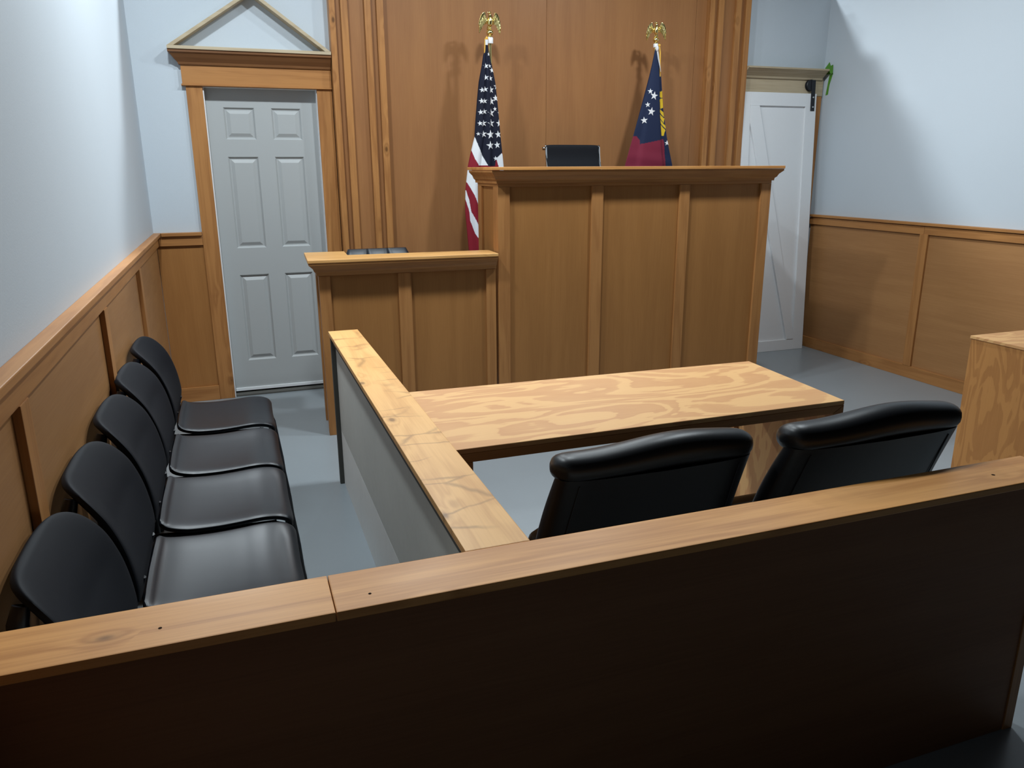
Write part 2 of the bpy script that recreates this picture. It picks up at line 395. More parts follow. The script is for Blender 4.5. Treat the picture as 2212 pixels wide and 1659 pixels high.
t = thing('trim_5', 'unfinished raw door header with shelf top above the barn door', 'door surround', (4.8, 0, 0), 'structure')
B().box(4.394, 5.19, -.022, 0, 2.10, 2.236, .002).build('fascia', M['raw_x'], t)
B().wrap(4.394, 5.165, -.022, 0, [(0, 2.222), (.012, 2.222), (.018, 2.236), (.05, 2.262), (.072, 2.280), (.078, 2.284), (.078, 2.287), (0, 2.287)], left=False, right=False).build('crown_moulding', M['greywood'] if 'greywood' in M else M['raw_x'], t)
B().box(4.394, 5.19, -.108, 0, 2.287, 2.300, .001).build('cap_board', M['raw_x'], t)
B().box(5.118, 5.188, -.020, 0, 0, 2.098, .002).build('casing', M['pine_z'], t)

o = B()
o.prism([(5.166, 2.322), (5.196, 2.335), (5.199, 2.275), (5.183, 2.262), (5.168, 2.276)], -.1105, -.1085, 'y', 0)
o.prism([(-.110, 2.262), (-.055, 2.36), (-.012, 2.32), (-.010, 2.27)], 5.2035, 5.2055, 'x', 0)
o.prism([(-.105, 2.262), (-.070, 2.262), (-.045, 2.105), (-.072, 2.110), (-.078, 2.18)], 5.2035, 5.2055, 'x', 0)
tag(o.build('masking_tape', M['tape']), 'torn green masking tape stuck at the end of the raw header in the right corner', 'tape')

# ------------------------------------------------------------------ judge's bench
def crown(b, x0, x1, yf, yb, z1, left=True, right=True):
    b.wrap(x0, x1, yf, yb, [(0, z1-.094), (.010, z1-.094), (.012, z1-.078), (.022, z1-.070), (.030, z1-.052), (.046, z1-.036), (.052, z1-.030), (.052, z1-.019), (0, z1-.019)], left, right)
    return b
t = thing('judge_bench', 'tall stained wood judge bench with crown top and three panels', 'bench', (2.94, -1.0, 0))
ZB = 1.547
B().box(1.993, 3.885, -1.096, -1.08, 0, 1.50, .001).build('front_panel', M['ply_z'], t)
B().box(1.992, 2.008, -1.079, -.715, 0, 1.50, .001).build('side_panel', M['ply_z'], t)
B().box(3.880, 3.896, -1.079, -.47, 0, 1.50, .001).build('side_panel', M['ply_z'], t)
for a, c in ((1.977, 2.052), (2.591, 2.668), (3.213, 3.286), (3.836, 3.912)):
    B().box(a, c, -1.114, -1.0965, 0, 1.434, .002).build('stile', M['clear_z'], t)
B().box(1.977, 3.912, -1.114, -1.0965, 1.4345, 1.50, .002).build('top_rail', M['clear_x'], t)
for x0, x1, yb in ((1.977, 1.9915, -.715), (3.8965, 3.912, -.47)):
    B().box(x0, x1, -1.096, -1.024, 0, 1.434, .002).build('side_stile', M['clear_z'], t)
    B().box(x0, x1, yb-.07, yb, 0, 1.434, .002).build('side_stile', M['clear_z'], t)
    B().box(x0, x1, -1.096, yb, 1.4345, 1.50, .002).build('side_rail', M['clear_y'], t)
crown(B(), 1.977, 3.912, -1.114, -.700, ZB).build('crown_moulding', M['clear_x'], t)
B().prism([(1.921, -1.172), (3.968, -1.172), (3.968, -.45), (3.70, -.45), (3.70, -.680), (1.921, -.680)], ZB-.018, ZB, 'z', .002).build('top_board', M['rail_x'], t)

# witness stand: set a few degrees off square, turned about its left front corner
t = thing('witness_stand', 'low stained wood witness stand with two panels beside the bench', 'stand', (.917, -1.062, 0), local=True, rz=math.radians(-2.6))
ZW = 1.052; L = 1.045; D = .36
B().box(.012, L-.012, .016, .032, 0, 1.0, .001).build('front_panel', M['ply_z'], t)
B().box(.012, .028, .033, D, 0, 1.0, .001).build('side_panel', M['raw_z'], t)
for a, c in ((0, .064), (.452, .528), (.985, L)):
    B().box(a, c, 0, .0155, 0, .955, .002).build('stile', M['clear_z'], t)
B().box(0, L, 0, .0155, .9555, 1.0, .002).build('top_rail', M['clear_x'], t)
B().box(0, .0115, .016, .075, 0, .955, .002).build('side_stile', M['clear_z'], t)
B().box(0, .0115, D-.06, D, 0, .955, .002).build('side_stile', M['clear_z'], t)
crown(B(), 0, L, 0, D, ZW, True, False).build('crown_moulding', M['clear_x'], t)
B().prism([(-.056, -.056), (L+.002, -.056), (L+.002, .165), (.185, .165), (.185, D+.03), (-.056, D+.03)], ZW-.018, ZW, 'z', .002).build('top_board', M['cap_x'], t)

# low riser for the judge's seat (behind the bench)
o = B().box(2.40, 3.12, -.98, -.10, 0, .58, .004).build('riser', M['ply_x']); tag(o, 'low wooden riser behind the bench under the judge chair', 'platform')

# ------------------------------------------------------------------ rails
t = thing('gallery_rail', 'long dark-faced wood gallery rail across the foreground', 'railing', (1.25, -4.23, 0))
ZF = .785; Y0, Y1 = -4.294, -4.157
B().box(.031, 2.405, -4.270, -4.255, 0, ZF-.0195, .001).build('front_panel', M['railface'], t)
B().box(.031, 2.43, -4.200, -4.187, 0, ZF-.0195, .001).build('back_panel', M['grey'], t)
B().box(2.405, 2.440, -4.274, -4.187, 0, ZF-.0195, .002).build('end_post', M['clear_z'], t)
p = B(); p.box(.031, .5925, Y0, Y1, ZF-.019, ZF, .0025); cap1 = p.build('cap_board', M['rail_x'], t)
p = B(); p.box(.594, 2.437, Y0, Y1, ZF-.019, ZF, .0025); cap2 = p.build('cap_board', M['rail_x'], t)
for x, y, rx, ry, par in ((.303, -4.239, .0032, .0026, cap1), (2.245, -4.232, .0045, .0035, cap2), (.66, -4.252, .003, .0022, cap2)):
    B().lathe([(.0001, ZF-.001), (rx, ZF-.001), (rx, ZF+.0004), (.0001, ZF+.0004)], (x, y, 0), 12).build('screw_hole', M['hole'], par)
t = thing('jury_rail', 'half wall with grey board side and broad wood cap beside the jury chairs', 'railing', (.94, -3.0, 0))
B().box(.872, 1.014, -4.1565, -1.80, ZF-.019, ZF, .0025).build('cap_board', M['cap_y'], t)
B().box(.899, .907, -4.185, -1.831, .287, ZF-.060, .001).build('side_board', M['grey'], t)
B().box(.8993, .907, -4.185, -1.831, 0, .2855, .0005).build('lower_board', M['grey2'], t)
B().box(.888, .907, -4.185, -1.831, ZF-.060, ZF-.0195, .001).build('trim_strip', M['greytrim'], t)
B().box(.980, .992, -4.185, -1.831, 0, ZF-.0195, .001).build('side_board', M['ply_y'], t)
B().box(.878, 1.005, -1.830, -1.805, 0, ZF-.0195, .002).build('end_post', M['greytrim'], t)

# ------------------------------------------------------------------ tables
def table(name, label, pts, z, loc, side_mats):
    t = thing(name, label, 'table', loc)
    return t
ZTB = .735
t = thing('counsel_table', 'plywood counsel table in the middle, between the bench and the office chairs', 'table', (1.8, -3.14, 0))
TP = [(1.035, -3.455), (2.489, -3.455), (2.526, -2.849), (1.035, -2.800)]
B().prism(TP, ZTB-.016, ZTB, 'z', .0012).build('tabletop', M['fir_x'], t)
B().prism([(1.055, ZTB-.0165), (2.489, ZTB-.0165), (2.443, ZTB-.045), (1.055, ZTB-.045)], -3.455, -3.418, 'y', .001).build('apron', M['clear_x'], t)
B().box(1.055, 2.46, -2.885, -2.862, ZTB-.06, ZTB-.0165, .001).build('apron', M['clear_x'], t)
def end(x0, x1, sgn, nm='end_panel'):
    e = B().box(x0, x1, -3.417, -2.885, .0, ZTB-.0165, .001).build(nm, M['fir_z'] if sgn > 0 else M['fir_z'], t)
    return e
end(2.470, 2.486, 1)
B().prism([(2.4435, ZTB-.0455), (2.489, ZTB-.017), (2.489, 0), (2.4435, 0)], -3.455, -3.418, 'y', .001).build('leg', M['clear_z'], t)
B().box(2.450, 2.500, -2.8845, -2.856, 0, ZTB-.0165, .001).build('leg', M['clear_z'], t)
B().box(1.055, 1.071, -3.417, -2.885, 0, ZTB-.0165, .001).build('end_panel', M['fir_z'], t)
B().box(1.055, 1.10, -3.455, -3.418, 0, ZTB-.0455, .001).build('leg', M['clear_z'], t)
B().box(1.055, 1.10, -2.8845, -2.856, 0, ZTB-.0165, .001).build('leg', M['clear_z'], t)

t = thing('side_table', 'plywood table at the right edge with a solid side panel', 'table', (4.4, -3.1, 0))
B().box(3.862, 5.10, -3.41, -2.798, ZTB-.014, ZTB, .0012).build('tabletop', M['fir_x'], t)
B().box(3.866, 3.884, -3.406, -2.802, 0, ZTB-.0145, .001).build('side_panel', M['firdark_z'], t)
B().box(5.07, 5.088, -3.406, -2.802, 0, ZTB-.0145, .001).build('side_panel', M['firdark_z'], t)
B().box(3.885, 5.069, -3.402, -3.38, ZTB-.07, ZTB-.0145, .001).build('apron', M['clear_x'], t)
B().box(3.885, 5.069, -2.83, -2.806, ZTB-.07, ZTB-.0145, .001).build('apron', M['clear_x'], t)

# ------------------------------------------------------------------ jury chairs
def interp(tab, u):
    for (a, va), (b_, vb) in zip(tab[:-1], tab[1:]):
        if u <= b_:
            k = (u-a)/(b_-a); k = max(0, min(1, k))
            if isinstance(va, tuple): return tuple(x+(y-x)*k for x, y in zip(va, vb))
            return va+(vb-va)*k
    return tab[-1][1]
def smooth_tab(pts, n):
    """catmull-rom through the points"""
    P = [Vector(p) for p in pts]; P = [2*P[0]-P[1]]+P+[2*P[-1]-P[-2]]; out = []
    m = len(P)-3
    for i in range(n+1):
        u = i/n*m; k = min(int(u), m-1); f = u-k
        a, b_, c, d = P[k:k+4]
        out.append(.5*((2*b_)+(-a+c)*f+(2*a-5*b_+4*c-d)*f*f+(-a+3*b_-3*c+d)*f**3))
    return out
def sheet(centre, half, th, nv=28, edge=.35, nu_round=None, bow=None):
    """a padded sheet: centre = list of (x,z), half = half widths; thickness th across the local normal. Returns rings"""
    rows = []
    n = len(centre)
    for i, (c, h) in enumerate(zip(centre, half)):
        a = centre[max(i-1, 0)]; d = centre[min(i+1, n-1)]
        tx, tz = d[0]-a[0], d[1]-a[1]; l = math.hypot(tx, tz) or 1
        nx, nz = tz/l, -tx/l                    # right-hand normal
        ring = []
        m = 40
        tt = th[i] if isinstance(th, list) else th
        for k in range(m):
            ang = 2*PI*k/m; ca, sa = math.cos(ang), math.sin(ang)
            y = math.copysign(abs(ca)**.35, ca)*h
            e = math.copysign(abs(sa)**.6, sa)*tt/2
            bo = bow(i/(n-1), y/max(h, 1e-4)) if bow else 0
            ring.append((c[0]+nx*(e+bo), y, c[1]+nz*(e+bo)))
        rows.append(ring)
    return rows
def make_jury_chair():
    t = thing('stacking_chair', '', 'chair', (.38, 0, 0), group='row of black jury chairs', local=True)
    # back: local x = world X - .38
    P = smooth_tab([(-.196, .485), (-.196, .54), (-.202, .60), (-.215, .66), (-.237, .72), (-.263, .765), (-.293, .805), (-.325, .838), (-.350, .858)], 80)
    d = [0]
    for a, c in zip(P[:-1], P[1:]): d.append(d[-1]+(c-a).length)
    LT, T0, HB = .388, .14, .228
    def at(t):
        k = max(i for i in range(len(d)) if d[i] <= t+1e-9); k = min(k, len(d)-2)
        return P[k].lerp(P[k+1], (t-d[k])/(d[k+1]-d[k]))
    ts = [T0*i/10 for i in range(10)]+[T0+(LT-T0)*math.sin(PI/2*i/30) for i in range(30)]+[LT-.0002]
    rows = []
    for q, tt in enumerate(ts):
        c = at(tt); e1 = at(min(LT, tt+.004)); e0 = at(max(0, tt-.004)); tv = (e1-e0).normalized()
        nx, nz = tv.y, -tv.x
        h = HB if tt < T0 else HB*max(.004, 1-((tt-T0)/(LT-T0))**4)**.25
        if tt < .04: h -= .03*(1-math.sqrt(max(0, 1-((.04-tt)/.04)**2)))
        thk = .030*min(1, .35+q*.2)*min(1, .35+(len(ts)-1-q)*.10)
        ring = []
        for k in range(48):
            a = 2*PI*k/48; ca, sa = math.cos(a), math.sin(a)
            y = math.copysign(abs(ca)**.45, ca)*h; e = math.copysign(abs(sa)**.55, sa)*thk/2-.012
            bo = -.036*(1-(y/HB)**2)*min(1, tt/.2)
            ring.append((c.x+nx*(e+bo), y, c.y+nz*(e+bo)))
        rows.append(ring)
    B().ring(rows).build('backrest', M['blackback'], t, True)
    # seat with a rolled front edge
    sp = smooth_tab([(-.200, .484), (-.178, .464), (-.12, .452), (-.04, .449), (.03, .452), (.08, .456), (.12, .457), (.16, .452), (.188, .438), (.197, .416)], 36)
    half = [.205+.022*min(1, i/8) for i in range(37)]
    half[0] = .19
    th = [.030]*37; th[0] = .012; th[1] = .022; th[-1] = .010; th[-2] = .018
    rows = sheet([(p[0], p[1]-.006) for p in sp], half, th, bow=lambda u, s: (1-s*s)*interp([(0, .008), (.25, .014), (.5, .022), (.75, .024), (.9, .012), (1, 0)], u))
    B().ring(rows).build('seat', M['blackplastic'], t, True)
    for s in (-1, 1):
        B().tube([(-.325, s*.200, 0), (-.330, s*.202, .25), (-.332, s*.203, .50), (-.333, s*.203, .70), (-.330, s*.196, .75), (-.322, s*.186, .78)], [.016, .016, .017, .017, .017, .014], 14, sq=(1.1, 1.0)).build('leg', M['blackplastic'], t, True)
        B().tube([(.232, s*.212, 0), (.222, s*.214, .12), (.196, s*.216, .32), (.165, s*.212, .405), (.13, s*.21, .42)], [.012, .014, .016, .017, .012], 12, sq=(1.3, .8)).build('leg', M['blackplastic'], t, True)
        B().tube([(-.33, s*.2, .435), (-.1, s*.2, .418), (.15, s*.2, .415)], .013, 10).build('side_frame', M['blackplastic'], t, True)
    B().tube([(-.33, -.2, .43), (-.33, .2, .43)], .011, 10).build('stretcher', M['blackplastic'], t, True)
    for s in (-1, 1): B().tube([(-.205, s*.13, .52), (-.222, s*.135, .47), (-.25, s*.14, .42)], .012, 10).build('back_bracket', M['blackplastic'], t, True)
    return t
jc = make_jury_chair()
JL = ['black plastic jury chair farthest back, beside the panelled door', 'black plastic jury chair, second from the panelled door', 'black plastic jury chair in the middle of the row of five',
      'black plastic jury chair, second from the gallery rail', 'black plastic jury chair nearest the gallery rail, only its back showing']
for i, y in enumerate((-1.885, -2.400, -2.885, -3.385, -3.88)):
    c = jc if i == 0 else copy_tree(jc)
    c.location = (.38, y, 0); c['label'] = JL[i]

# ------------------------------------------------------------------ executive chairs
def make_office_chair(name, label, wave=1):
    t = thing(name, label, 'chair', (0, 0, 0), group='black office chairs behind the gallery rail', local=True)
    # local: +y faces the bench; back top rear at y=0 (top), z given
    hw_ = .278
    # back cushion: rings along z, lens-shaped section
    rows = []
    for i in range(19):
        u = i/18; z = .46+u*.345; yc = .13-.13*u+.012*math.sin(u*PI)
        h = hw_*(1.07-.075*u); 
        if u < .12: h -= .05*(1-math.sqrt(1-((.12-u)/.12)**2))
        tt = .075+.02*math.sin(u*PI)
        ring = []
        for k in range(44):
            a = 2*PI*k/44; ca, sa = math.cos(a), math.sin(a)
            x = math.copysign(abs(ca)**.30, ca)*h
            e = math.copysign(abs(sa)**.5, sa)*tt/2
            dish = .014*((x/hw_)**2)
            ring.append((x, yc+e+dish+.02, z))
        rows.append(ring)
    bk = B().ring(rows).build('backrest', M['leather'], t, True)
    for s in (-1, 1):
        sb = B(); pth = []
        for i in range(12):
            u = i/11*.9+.05; z = .46+u*.345; yc = .13-.13*u+.012*math.sin(u*PI)
            pth.append((s*(hw_*(1.06-.07*u)-.045), yc-.0365-.010*math.sin(u*PI)+.011+.02, z))
        sb.tube(pth, .0016, 6); sb.build('seam', M['blackplastic'], bk, True)
    # head roll: fat pillow draped over the top
    rows = []
    for i in range(33):
        u = .5-.5*math.cos(PI*i/32); x = (u-.5)*2*(hw_+.007)
        endr = max(.05, 1-abs(2*u-1)**18)**.45
        r1 = .054*endr; r2 = .043*endr*(1.0+.08*math.sin(u*PI*2-2.2))
        zc = .826+.013*math.sin(u*PI)**2-.005*math.sin(u*PI*2)
        yc = .0+.015+.014*((x/hw_)**2)
        rows.append([(x, yc+r1*1.05*math.cos(2*PI*k/22)+.018, zc+r2*math.copysign(abs(math.sin(2*PI*k/22))**.8, math.sin(2*PI*k/22))-.006*math.cos(2*PI*k/22)) for k in range(22)])
    B().ring(rows).build('headrest', M['leather'], t, True)
    # seat, arms, base (low, behind the rail)
    rows = []
    for i in range(15):
        u = i/14; y = .17+u*.40; h = .19*math.sqrt(max(.05, 1-abs(2*u-1)**5)); tt = .10*math.sqrt(max(.1, 1-abs(2*u-1)**6))
        rows.append([(math.copysign(abs(math.cos(2*PI*k/32))**.4, math.cos(2*PI*k/32))*h, y, .38+math.copysign(abs(math.sin(2*PI*k/32))**.6, math.sin(2*PI*k/32))*tt/2) for k in range(32)])
    B().ring(rows).build('seat', M['leather'], t, True)
    B().lathe([(.028, .10), (.028, .25), (.02, .25), (.02, .33), (.09, .33), (.09, .34), (.001, .34)], (0, .36, 0), 20).build('gas_lift', M['blackmetal'], t, True)
    st = B()
    for k in range(5):
        a = 2*PI*k/5+.3; st.tube([(0, .36, .115), (.13*math.cos(a), .36+.13*math.sin(a), .10), (.255*math.cos(a), .36+.255*math.sin(a), .075)], [.026, .022, .016], 10)
    st.build('star_base', M['blackplastic'], t, True)
    for k in range(5):
        a = 2*PI*k/5+.3; x, y = .255*math.cos(a), .36+.255*math.sin(a)
        B().lathe([(.001, -.018), (.022, -.018), (.027, -.012), (.027, .012), (.022, .018), (.001, .018)], (x, y, .027), 18, 'x').tube([(x, y, .03), (x, y, .08)], .006, 8).build('caster', M['blackplastic'], t, True)
    return t
oc = make_office_chair('office_chair', 'black leather office chair on the left, tucked nearest the jury rail')
oc.location = (1.457, -3.945, -.0)
o2 = copy_tree(oc); o2['label'] = 'black leather office chair on the right, nearest the side table'
o2.location = (2.050, -4.06, .0)
for ch in o2.children:
    if ch.name.split('.')[0] in ('backrest', 'headrest', 'seat'): ch.location.z += .045
    if ch.name.startswith('gas_lift'): ch.location.z += .0

# judge's chair: ribbed black back with chrome side frames
t = thing('judge_chair', 'low-backed black office chair with chrome frame peeking over the bench', 'chair', (2.755, -.45, .58), local=True)
R_ = lambda z: z-.58
rows = []
hw_ = .194
B_ = B(); prof = smooth_tab([(-.02, .55), (-.06, .62), (-.065, .72), (-.04, .9), (.0, 1.02), (.012, 1.098), (.020, 1.106)], 34)
rows = sheet([(p[0], p[1]) for p in prof], [hw_]*35, [.014]*34+[.006])
rows = [[(y, -x*-1 if False else x, z) for (x, y, z) in r] for r in rows]
B_.ring(rows).build('backrest', M['mesh'], t, True)
for s in (-1, 1):
    f_ = B().tube([(s*(hw_+.006), p[0], p[1]) for p in prof[:-1]], .0075, 8)
    f_.build('side_frame', M['chrome'], t, True)
B().lathe([(.001, -.012), (.010, -.010), (.012, 0), (.010, .010), (.001, .012)], (-hw_-.022, .012, 1.088), 12, 'x').build('knob', M['chrome'], t, True)
rows = sheet(smooth_tab([(-.02, .50), (-.2, .47), (-.42, .48), (-.46, .46)], 12), [.22]*13, .05)
B().ring([[(y, x, z) for x, y, z in r] for r in rows]).build('seat', M['mesh'], t, True)
B().lathe([(.03, .08), (.03, .25), (.02, .25), (.02, .455), (.1, .455), (.1, .46), (.001, .46)], (0, -.22, 0), 16).build('gas_lift', M['chrome'], t, True)
st = B()
for k in range(5):
    a = 2*PI*k/5+PI/2; st.tube([(0, -.22, .10), (.26*math.cos(a), -.22+.26*math.sin(a), .06)], [.022, .014], 8)
    st.lathe([(.001, -.015), (.025, -.015), (.025, .015), (.001, .015)], (.26*math.cos(a), -.22+.26*math.sin(a), .025), 14, 'x')
st.build('star_base', M['chrome'], t, True)

# clerk / witness chair: channel-tufted top
t = thing('witness_chair', 'black channel-tufted chair back showing above the witness stand', 'chair', (1.352, -.555, 0), local=True)
for k, (a, c) in enumerate(((-.205, -.066), (-.070, .070), (.066, .205))):
    rows = []
    for i in range(13):
        u = i/12; z = .62+u*.425; r = 1 if u < .93 else .8
        h = (c-a)/2*(1.01 if (u < .95 or k == 1) else .93)
        tt = .085*(1 if u < .88 else math.sqrt(max(.16, 1-((u-.88)/.12)**2)))
        sh = 0
        if u > .86 and k != 1: sh = (.012 if k == 0 else -.012)*((u-.86)/.14)**2
        ring = [((a+c)/2+sh+math.copysign(abs(math.cos(2*PI*m/28))**.5, math.cos(2*PI*m/28))*h, -.09+.13*u+math.copysign(abs(math.sin(2*PI*m/28))**.7, math.sin(2*PI*m/28))*tt/2, z) for m in range(28)]
        rows.append(ring)
    B().ring(rows).build('back_channel', M['navyleather'], t, True)
B().box(-.2, .2, -.11, -.085, .5, .95, .01).build('back_shell', M['blackplastic'], t, M=Matrix.Translation((0, .10, 0)))
rows = []
for i in range(13):
    u = i/12; y = -.48+u*.46; h = .23*math.sqrt(max(.05, 1-abs(2*u-1)**5)); tt = .09
    rows.append([(math.copysign(abs(math.cos(2*PI*k/28))**.4, math.cos(2*PI*k/28))*h, y, .47+math.sin(2*PI*k/28)*tt/2*math.sqrt(max(.1, 1-abs(2*u-1)**6))) for k in range(28)])
B().ring(rows).build('seat', M['navyleather'], t, True, M=Matrix.Translation((0, .12, 0)))
B().lathe([(.03, .08), (.03, .25), (.02, .25), (.02, .43), (.1, .43), (.001, .435)], (0, -.10, 0), 16).build('gas_lift', M['blackmetal'], t, True)
st = B()
for k in range(5):
    a = 2*PI*k/5+PI/2; st.tube([(0, -.10, .10), (.25*math.cos(a), -.10+.25*math.sin(a), .06)], [.022, .014], 8)
    st.lathe([(.001, -.015), (.025, -.015), (.025, .015), (.001, .015)], (.25*math.cos(a), -.10+.25*math.sin(a), .025), 14, 'x')
st.build('star_base', M['blackplastic'], t, True)

# ------------------------------------------------------------------ flags
def in_poly(p, poly):
    x, y = p; c = False; n = len(poly)
    for i in range(n):
        (x1, y1), (x2, y2) = poly[i], poly[i-1]
        if (y1 > y) != (y2 > y) and x < (x2-x1)*(y-y1)/(y2-y1)+x1: c = not c
    return c
def drape(edges, yc, fold, colour, stars, mats, parent, depth=.26, z0=None, z1=None, nz=330, nx=120):
    """closed hanging cloth. edges: [(z, xl, xr)] from top; colour(x,z)->material index on the front; fold(s,z)->depth ripple"""
    tab = [(-z, (xl, xr)) for z, xl, xr in edges]
    z0 = edges[0][0]; z1 = edges[-1][0]
    def front(x, z):
        xl, xr = interp(tab, -z); s = max(-1, min(1, (2*x-xl-xr)/(xr-xl)))
        b_ = min(.030, depth*(xr-xl))
        return yc-b_*math.sqrt(max(0, 1-s*s))**.8+fold(s, z)*min(1, (xr-xl)/.12)*math.sqrt(max(0, 1-s**6))
    bm = bmesh.new(); F, K = [], []
    for i in range(nz+1):
        z = z0+(z1-z0)*i/nz; xl, xr = interp(tab, -z); rf, rb = [], []
        b_ = min(.030, depth*(xr-xl))
        for j in range(nx+1):
            s = -math.cos(PI*j/nx); x = (xl+xr)/2+s*(xr-xl)/2
            rf.append(bm.verts.new((x, front(x, z), z)))
        for j in range(13):
            s = -math.cos(PI*j/12); x = (xl+xr)/2+s*(xr-xl)/2
            if j in (0, 12): rb.append(rf[0] if j == 0 else rf[-1])
            else: rb.append(bm.verts.new((x, yc+b_*.7*math.sqrt(1-s*s)*(1+.25*math.sin(s*9+z*2)), z)))
        F.append(rf); K.append(rb)
    for i in range(nz):
        for j in range(nx):
            f = bm.faces.new((F[i][j], F[i+1][j], F[i+1][j+1], F[i][j+1]))
            c = f.calc_center_median(); f.material_index = colour(c.x, c.z)
        for j in range(12):
            f = bm.faces.new((K[i][j], K[i][j+1], K[i+1][j+1], K[i+1][j]))
            c = f.calc_center_median(); f.material_index = colour(c.x, c.z)
    for (x, z, r, rot) in stars:
        xl, xr = interp(tab, -z)
        ctr = Vector((x, front(x, z)-.0035, z)); ring = []
        for k in range(10):
            a = rot+PI/2+k*PI/5; q = r if k % 2 == 0 else r*.40
            px_, pz_ = x+q*math.cos(a), z+q*math.sin(a)
            l2, r2 = interp(tab, -pz_); px_ = max(l2+.0005, min(r2-.0005, px_))
            ring.append(bm.verts.new((px_, front(px_, pz_)-.0022, pz_)))
        cv = bm.verts.new((max(xl+.001, min(xr-.001, x)), ctr.y+.001, z))
        for k in range(10):
            f = bm.faces.new((cv, ring[k], ring[(k+1) % 10])); f.material_index = 1
    bmesh.ops.recalc_face_normals(bm, faces=bm.faces[:])
    b = B(); me = bpy.data.meshes.new('t'); bm.to_mesh(me); bm.free(); b.bm.from_mesh(me); bpy.data.meshes.remove(me)
    return b.build('flag_cloth', mats, parent, True)
def eagle(parent, x, y, z, turn=0, sc=1.0):
    """brass eagle on a ball; (x,y,z) = bottom of the ball collar"""
    T = Matrix.Translation((x, y, z)) @ Matrix.Rotation(turn, 4, 'Z') @ Matrix.Scale(sc, 4)
    b = B()
    b.lathe([(.012, 0), (.020, .002), (.020, .008), (.013, .012), (.013, .016), (.022, .022), (.027, .034), (.025, .046), (.016, .056), (.010, .062), (.007, .070)], (0, 0, 0), 20)
    for s in (-1, 1): b.tube([(s*.006, 0, .055), (s*.007, -.003, .072), (s*.008, -.002, .085)], [.006, .0055, .007], 8)
    body = smooth_tab([(0, .002, .078), (0, -.004, .092), (0, -.008, .112), (.001, -.006, .134), (.002, -.002, .152), (.0, -.004, .168), (-.006, -.010, .178)], 24)
    rad = [interp([(0, .010), (.15, .019), (.35, .020), (.6, .016), (.8, .010), (.92, .0095), (1, .006)], i/24) for i in range(25)]
    b.tube(body, rad, 14)
    b.ball((-.003, -.008, .174), .012, .0105, .0095, 14)
    b.tube([(-.010, -.010, .175), (-.020, -.012, .174), (-.0245, -.013, .168)], [.006, .0045, .001], 8)
    b.tube([(0, .006, .09), (0, .022, .070), (0, .03, .050)], [.012, .013, .008], 10, sq=(1.3, .5))
    e = b.build('eagle_finial', M['gold'], parent, True, M=T)
    for s in (-1, 1):
        w = B()
        # feathered blade: arched leading edge, scalloped trailing edge, ridges along the feathers
        top = smooth_tab([(s*.010, .004, .130), (s*.023, .002, .131), (s*.033, -.002, .146), (s*.040, -.005, .172), (s*.050, -.006, .172), (s*.067, -.003, .155), (s*.079, .001, .124), (s*.0865, .004, .090)], 44)
        bot = smooth_tab([(s*.010, .006, .112), (s*.022, .003, .104), (s*.034, .001, .098), (s*.046, 0, .094), (s*.056, .001, .080), (s*.066, .003, .062), (s*.076, .005, .042), (s*.0845, .006, .034)], 44)
        fr_, bk_ = [], []
        for i in range(45):
            a, c = top[i], bot[i]; u = i/44; colf, colb = [], []
            sc = .007*abs(math.sin(u*PI*8))
            for k in range(12):
                v = k/11; p = a.lerp(c+Vector((0, 0, -sc)), v)
                rid = .0022*math.sin(u*PI*16+v*2)*min(1, v*3)+.0035*math.exp(-(v*7)**2)+.002*math.exp(-((v-.45)*9)**2)
                thk = .0045*(1-.6*v)
                colf.append((p.x, p.y-thk-rid-.004*math.sin(v*PI), p.z)); colb.append((p.x, p.y+thk-.004*math.sin(v*PI), p.z))
            fr_.append(colf+colb[::-1])
        w.ring(fr_)
        w.tube(top, [.0045-.002*i/44 for i in range(45)], 8)
        w.ball((s*.0415, -.006, .168), .005, .005, .005, 10)
        w.build('wing', M['gold'], e, True, M=T)
    return e

# flag one: stars and stripes
t = thing('flag', 'stars and stripes flag draped on a brass pole with eagle finial, left', 'flag', (2.212, -.30, 0), group='flags on poles behind the bench')
B().lathe([(.001, 0), (.15, 0), (.15, .012), (.12, .03), (.03, .045), (.02, .11), (.001, .11)], (2.216, -.272, 0), 32).build('base', M['gold'], t, True)
B().tube([(2.216, -.272, .05), (2.216, -.272, 2.36)], .0115, 16).build('pole', M['brasspole'], t, True)
B().lathe([(.013, 0), (.021, 0), (.022, .004), (.022, .034), (.019, .038), (.013, .038)], (2.216, -.272, 2.338), 20).build('ferrule', M['ferrule'], t, True)
eagle(t, 2.216, -.272, 2.374, 0, .87)
B().tube([(2.190, -.290, 2.378), (2.176, -.292, 2.362), (2.173, -.293, 2.31), (2.170, -.296, 2.262)], .0038, 8).ball((2.187, -.292, 2.366), .010, .009, .009, 12).build('cord', M['cord'], t, True)
B().tube([(2.186, -.292, 2.358), (2.185, -.293, 2.325)], [.0115, .0095], 10).build('sleeve', M['whitecloth'], t, True)
US_edges = [(2.338, 2.178, 2.196), (2.318, 2.179, 2.195), (2.290, 2.172, 2.199), (2.262, 2.160, 2.204), (2.198, 2.149, 2.222), (2.094, 2.126, 2.244), (1.98, 2.112, 2.257), (1.86, 2.100, 2.268), (1.743, 2.090, 2.279), (1.637, 2.060, 2.290), (1.56, 2.041, 2.298), (1.40, 2.019, 2.305), (1.25, 2.014, 2.31), (1.16, 2.021, 2.315), (.98, 2.035, 2.31), (.80, 2.05, 2.30), (.70, 2.06, 2.29)]
def P2(u, v): return None
K_ = 3.95
def c1(u, v):
    # measured on the flag: height and sideways position in metres
    return (2.2222+(u-1500)*.000829+(v-900)*(-.0000), 1.9766-(v-900)*.000817)
